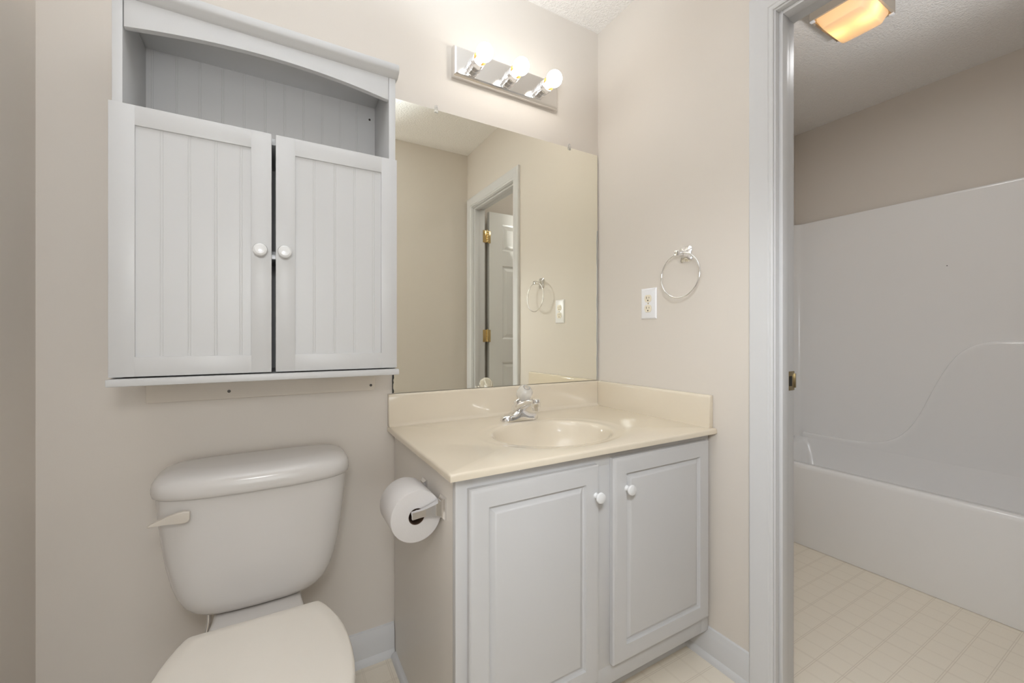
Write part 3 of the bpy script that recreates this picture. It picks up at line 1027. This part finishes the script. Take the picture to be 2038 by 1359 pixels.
# bowl: rim, bowl and foot in one lofted body, with the shelf under the tank
mb = MB()
rings = []
for z, k, sy in ((0.0, 0.075, 0.02), (0.02, 0.072, 0.02), (0.10, 0.080, 0.03), (0.20, 0.072, 0.03), (0.27, 0.045, 0.01), (0.33, 0.020, 0.0), (0.365, 0.008, 0.0), (0.385, 0.006, 0.0), (0.394, 0.009, 0.0), (0.3955, 0.018, 0.0)):
    rings.append([(x, y + sy, z) for x, y, _ in scaled(k, 0)])
mb.loft(rings)
secs = []
for y, hw, z0 in ((-0.022, 0.088, 0.31), (-0.06, 0.093, 0.29), (-0.20, 0.0975, 0.26), (-0.24, 0.102, 0.25), (-0.30, 0.112, 0.25), (-0.36, 0.118, 0.25)):
    secs.append([(tx - hw, y, z0 + 0.02), (tx - hw, y, 0.383), (tx - hw + 0.004, y, 0.3885), (tx - hw + 0.010, y, 0.390), (tx + hw - 0.010, y, 0.390), (tx + hw - 0.004, y, 0.3885), (tx + hw, y, 0.383), (tx + hw, y, z0 + 0.02), (tx + hw - 0.03, y, z0), (tx - hw + 0.03, y, z0)])
mb.loft(secs)
secs = []
for z, hw, ya, yb2 in ((0, 0.10, -0.10, -0.50), (0.03, 0.097, -0.10, -0.50), (0.12, 0.088, -0.09, -0.45), (0.30, 0.085, -0.06, -0.40)):
    secs.append([(x, y, z) for x, y in rrect(tx, (ya + yb2) / 2, hw, (ya - yb2) / 2, 32, 4)])
mb.loft(secs)
mb.build('bowl', M['china'], toi, smooth=55)
mb = MB()
mb.tube([(-1.415, -0.09, 0.400), (-1.415, -0.09, 0.33), (-1.43, -0.075, 0.24), (-1.445, -0.055, 0.18)], 0.005, 10)
mb.lathe([(0.012, 0), (0.012, 0.025), (0.007, 0.03)], (-1.415, -0.09, 0.402), (0, 0, -1), 14)
mb.lathe([(0.024, 0), (0.022, 0.004), (0.008, 0.006), (0.008, 0.05)], (-1.445, 0.0, 0.175), (0, -1, 0), 18)
mb.build('supply_line', M['chrome'], toi, smooth=40)

# ------------------------------------------------------------------ one-piece tub and surround
tub = thing('bathtub', 'white one-piece fibreglass bathtub with moulded surround in the side room', 'bathtub', (1.45, -0.70, 0))
BX0, BX1, BY0, BY1 = 1.090, 1.797, -1.462, 0.057
RIM, STOP = 0.418, 1.826
mb = MB()
# apron, rim roll and basin lofted along y: section in xz
def tub_sec(y, k):
    d = 0.30 * k
    return [(BX0 + 0.012, y, 0.001), (BX0 + 0.002, y, 0.05), (BX0, y, 0.20), (BX0 + 0.001, y, RIM - 0.02), (BX0 + 0.004, y, RIM - 0.007), (BX0 + 0.010, y, RIM - 0.001), (BX0 + 0.020, y, RIM + 0.001),
            (BX0 + 0.060, y, RIM - 0.001), (BX0 + 0.075, y, RIM - 0.004 - d * 0.05), (BX0 + 0.085, y, RIM - 0.012 - d * 0.2), (BX0 + 0.110, y, RIM - 0.02 - d * 0.9), (BX0 + 0.150, y, RIM - 0.02 - d * 1.08),
            (BX1 - 0.150, y, RIM - 0.02 - d * 1.08), (BX1 - 0.105, y, RIM - 0.02 - d * 0.95), (BX1 - 0.070, y, RIM - 0.02 - d * 0.75), (BX1 - 0.045, y, RIM - 0.015 - d * 0.25), (BX1 - 0.0325, y, RIM), (BX1 - 0.004, y, RIM + 0.001), (BX1 - 0.004, y, 0.001)]


ys = [(BY1, 0.0), (BY1 - 0.06, 0.0), (BY1 - 0.075, 0.06), (BY1 - 0.10, 0.5), (BY1 - 0.14, 0.92), (BY1 - 0.20, 1.0), (BY0 + 0.32, 1.0), (BY0 + 0.20, 0.85), (BY0 + 0.11, 0.30), (BY0 + 0.08, 0.05), (BY0 + 0.06, 0.0), (BY0, 0.0)]
mb.loft([tub_sec(y, k) for y, k in ys])
mb.build('tub_basin', M['tub'], tub, smooth=60)
# surround walls: plan is a rounded U, lofted upwards
def u_plan(off):
    R_ = 0.055 - off
    x1, ya, yb2 = BX1 - 0.012 + 0.0 - off, BY1 - 0.003 - off, BY0 + 0.003 + off
    pts = [(BX0 + 0.012, ya)]
    for i in range(9):
        t = PI / 2 - (PI / 2) * i / 8
        pts.append((x1 - R_ + R_ * math.cos(t), ya - R_ + R_ * math.sin(t)))
    for i in range(9):
        t = -(PI / 2) * i / 8
        pts.append((x1 - R_ + R_ * math.cos(t), yb2 + R_ + R_ * math.sin(t)))
    pts.append((BX0 + 0.012, yb2))
    return pts


mb = MB()
rings = [[(x, y, z) for x, y in u_plan(o)] for z, o in ((RIM - 0.002, 0.004), (RIM + 0.02, 0.0), (STOP - 0.012, 0.0))]
nb = len(rings[0])
last = rings[-1]
ring2 = [(x, y, STOP - 0.003) for x, y in [(p[0], p[1]) for p in last]]
rings.append(ring2)
outer = [(x, y, STOP) for x, y in u_plan(-0.0025)]
rings.append(outer)
rings.append([(x, y, STOP - 0.02) for x, y in u_plan(-0.0025)])
mb.loft(rings, False, False, closed=False)
sur = mb.build('surround', M['tub'], tub, smooth=50)
# moulded shelf: a raised field below an S-shaped edge on the long wall
curve = [(-0.005, 0.452), (-0.12, 0.450), (-0.25, 0.452), (-0.36, 0.458), (-0.43, 0.480), (-0.49, 0.522), (-0.535, 0.580), (-0.575, 0.660), (-0.610, 0.752), (-0.648, 0.850), (-0.685, 0.930), (-0.725, 0.992), (-0.775, 1.034), (-0.830, 1.052), (-0.890, 1.056), (-1.10, 1.056), (-1.40, 1.056)]


def smooth_curve(pts, m=6):
    out = []
    for i in range(len(pts) - 1):
        p0, p1, p2, p3 = pts[max(i - 1, 0)], pts[i], pts[i + 1], pts[min(i + 2, len(pts) - 1)]
        for k in range(m):
            t = k / m
            out.append(tuple(0.5 * ((2 * p1[j]) + (-p0[j] + p2[j]) * t + (2 * p0[j] - 5 * p1[j] + 4 * p2[j] - p3[j]) * t * t + (-p0[j] + 3 * p1[j] - 3 * p2[j] + p3[j]) * t ** 3) for j in (0, 1)))
    out.append(pts[-1])
    return out


cv = smooth_curve(curve)
xw = BX1 - 0.012
rings = []
steps = ((0.000, 0.002), (0.0005, -0.006), (0.003, -0.013), (0.008, -0.0175), (0.016, -0.0195), (0.03, -0.0200))
nrm = []
for i in range(len(cv)):
    a, b = cv[max(i - 1, 0)], cv[min(i + 1, len(cv) - 1)]
    dy, dz = b[0] - a[0], b[1] - a[1]
    l = math.hypot(dy, dz)
    nrm.append((dz / l, -dy / l))
rows = []
for ins, dx in steps:
    row = []
    for (y, z), (ny, nz) in zip(cv, nrm):
        # inset towards the lower right of the edge
        yy, zz = y - abs(ny) * ins if ny > 0 else y - ny * -ins, z - abs(nz) * ins
        row.append((xw + dx, yy, zz))
    rows.append(row)
rows.append([(xw - 0.0200, y, RIM - 0.004) for y, z in cv])
mb = MB().loft(rows, False, False, closed=False)
mb.build('moulded_ledge', M['tub'], tub, smooth=50)
MB().box(xw - 0.0012, xw + 0.001, -0.681, -0.677, 1.446, 1.450).build('chip', M['dark'], sur, smooth=0)

# ------------------------------------------------------------------ ceiling lamp of the tub room
cl = thing('ceiling_light', 'square flush ceiling lamp with glowing amber frosted glass in the tub room', 'ceiling light', (0.788, -0.648, ZC))
GX0, GX1, GY0, GY1 = 0.668, 0.908, -0.742, -0.553
PZ = 2.385
mb = MB()
mb.loft([[(GX0 - 0.004, GY0 - 0.004, ZC), (GX1 + 0.004, GY0 - 0.004, ZC), (GX1 + 0.004, GY1 + 0.004, ZC), (GX0 - 0.004, GY1 + 0.004, ZC)],
         [(GX0 - 0.004, GY0 - 0.004, PZ), (GX1 + 0.004, GY0 - 0.004, PZ), (GX1 + 0.004, GY1 + 0.004, PZ), (GX0 - 0.004, GY1 + 0.004, PZ)],
         [(GX0 + 0.004, GY0 + 0.004, PZ), (GX1 - 0.004, GY0 + 0.004, PZ), (GX1 - 0.004, GY1 - 0.004, PZ), (GX0 + 0.004, GY1 - 0.004, PZ)],
         [(GX0 + 0.006, GY0 + 0.006, ZC - 0.004), (GX1 - 0.006, GY0 + 0.006, ZC - 0.004), (GX1 - 0.006, GY1 - 0.006, ZC - 0.004), (GX0 + 0.006, GY1 - 0.006, ZC - 0.004)]], False, True)
mb.build('pan', M['pan'], cl, smooth=20)
mb = MB()
GB = 2.350
rings = []
for ins, z in ((0.009, PZ + 0.010), (0.009, PZ - 0.001), (0.012, PZ - 0.006), (0.024, GB + 0.003), (0.0265, GB + 0.0006), (0.030, GB)):
    rings.append([(x, y, z) for x, y in rrect((GX0 + GX1) / 2, (GY0 + GY1) / 2, (GX1 - GX0) / 2 - ins, (GY1 - GY0) / 2 - ins, 48, 14)])
mb.loft(rings, False, True)
mb.build('diffuser', M['frost'], cl, smooth=40)
for gx, gy in ((GX0, GY0), (GX1, GY0), (GX0, GY1), (GX1, GY1)):
    sx, sy = (1 if gx > 0.78 else -1), (1 if gy > -0.65 else -1)
    MB().box(gx + sx * 0.004, gx - sx * 0.012, gy + sy * 0.004, gy - sy * 0.012, PZ - 0.006, PZ - 0.001, 0.001).build('clip', M['plate'], cl)
area_light('ceiling_light_glow', (0.788, -0.648, GB - 0.003), (0.788, -0.648, 0), 0.17, 3.3, (0.98, 0.99, 1.0), 0.13)
for gy in (-0.698, -0.596):
    MB().sphere((0.788, gy, 2.392), 0.019, 1, 1.2, 1, 20).build('bulb', M['tubbulb'], cl, smooth=60)

for o in bpy.data.objects:
    if '_org' in o:
        del o['_org']
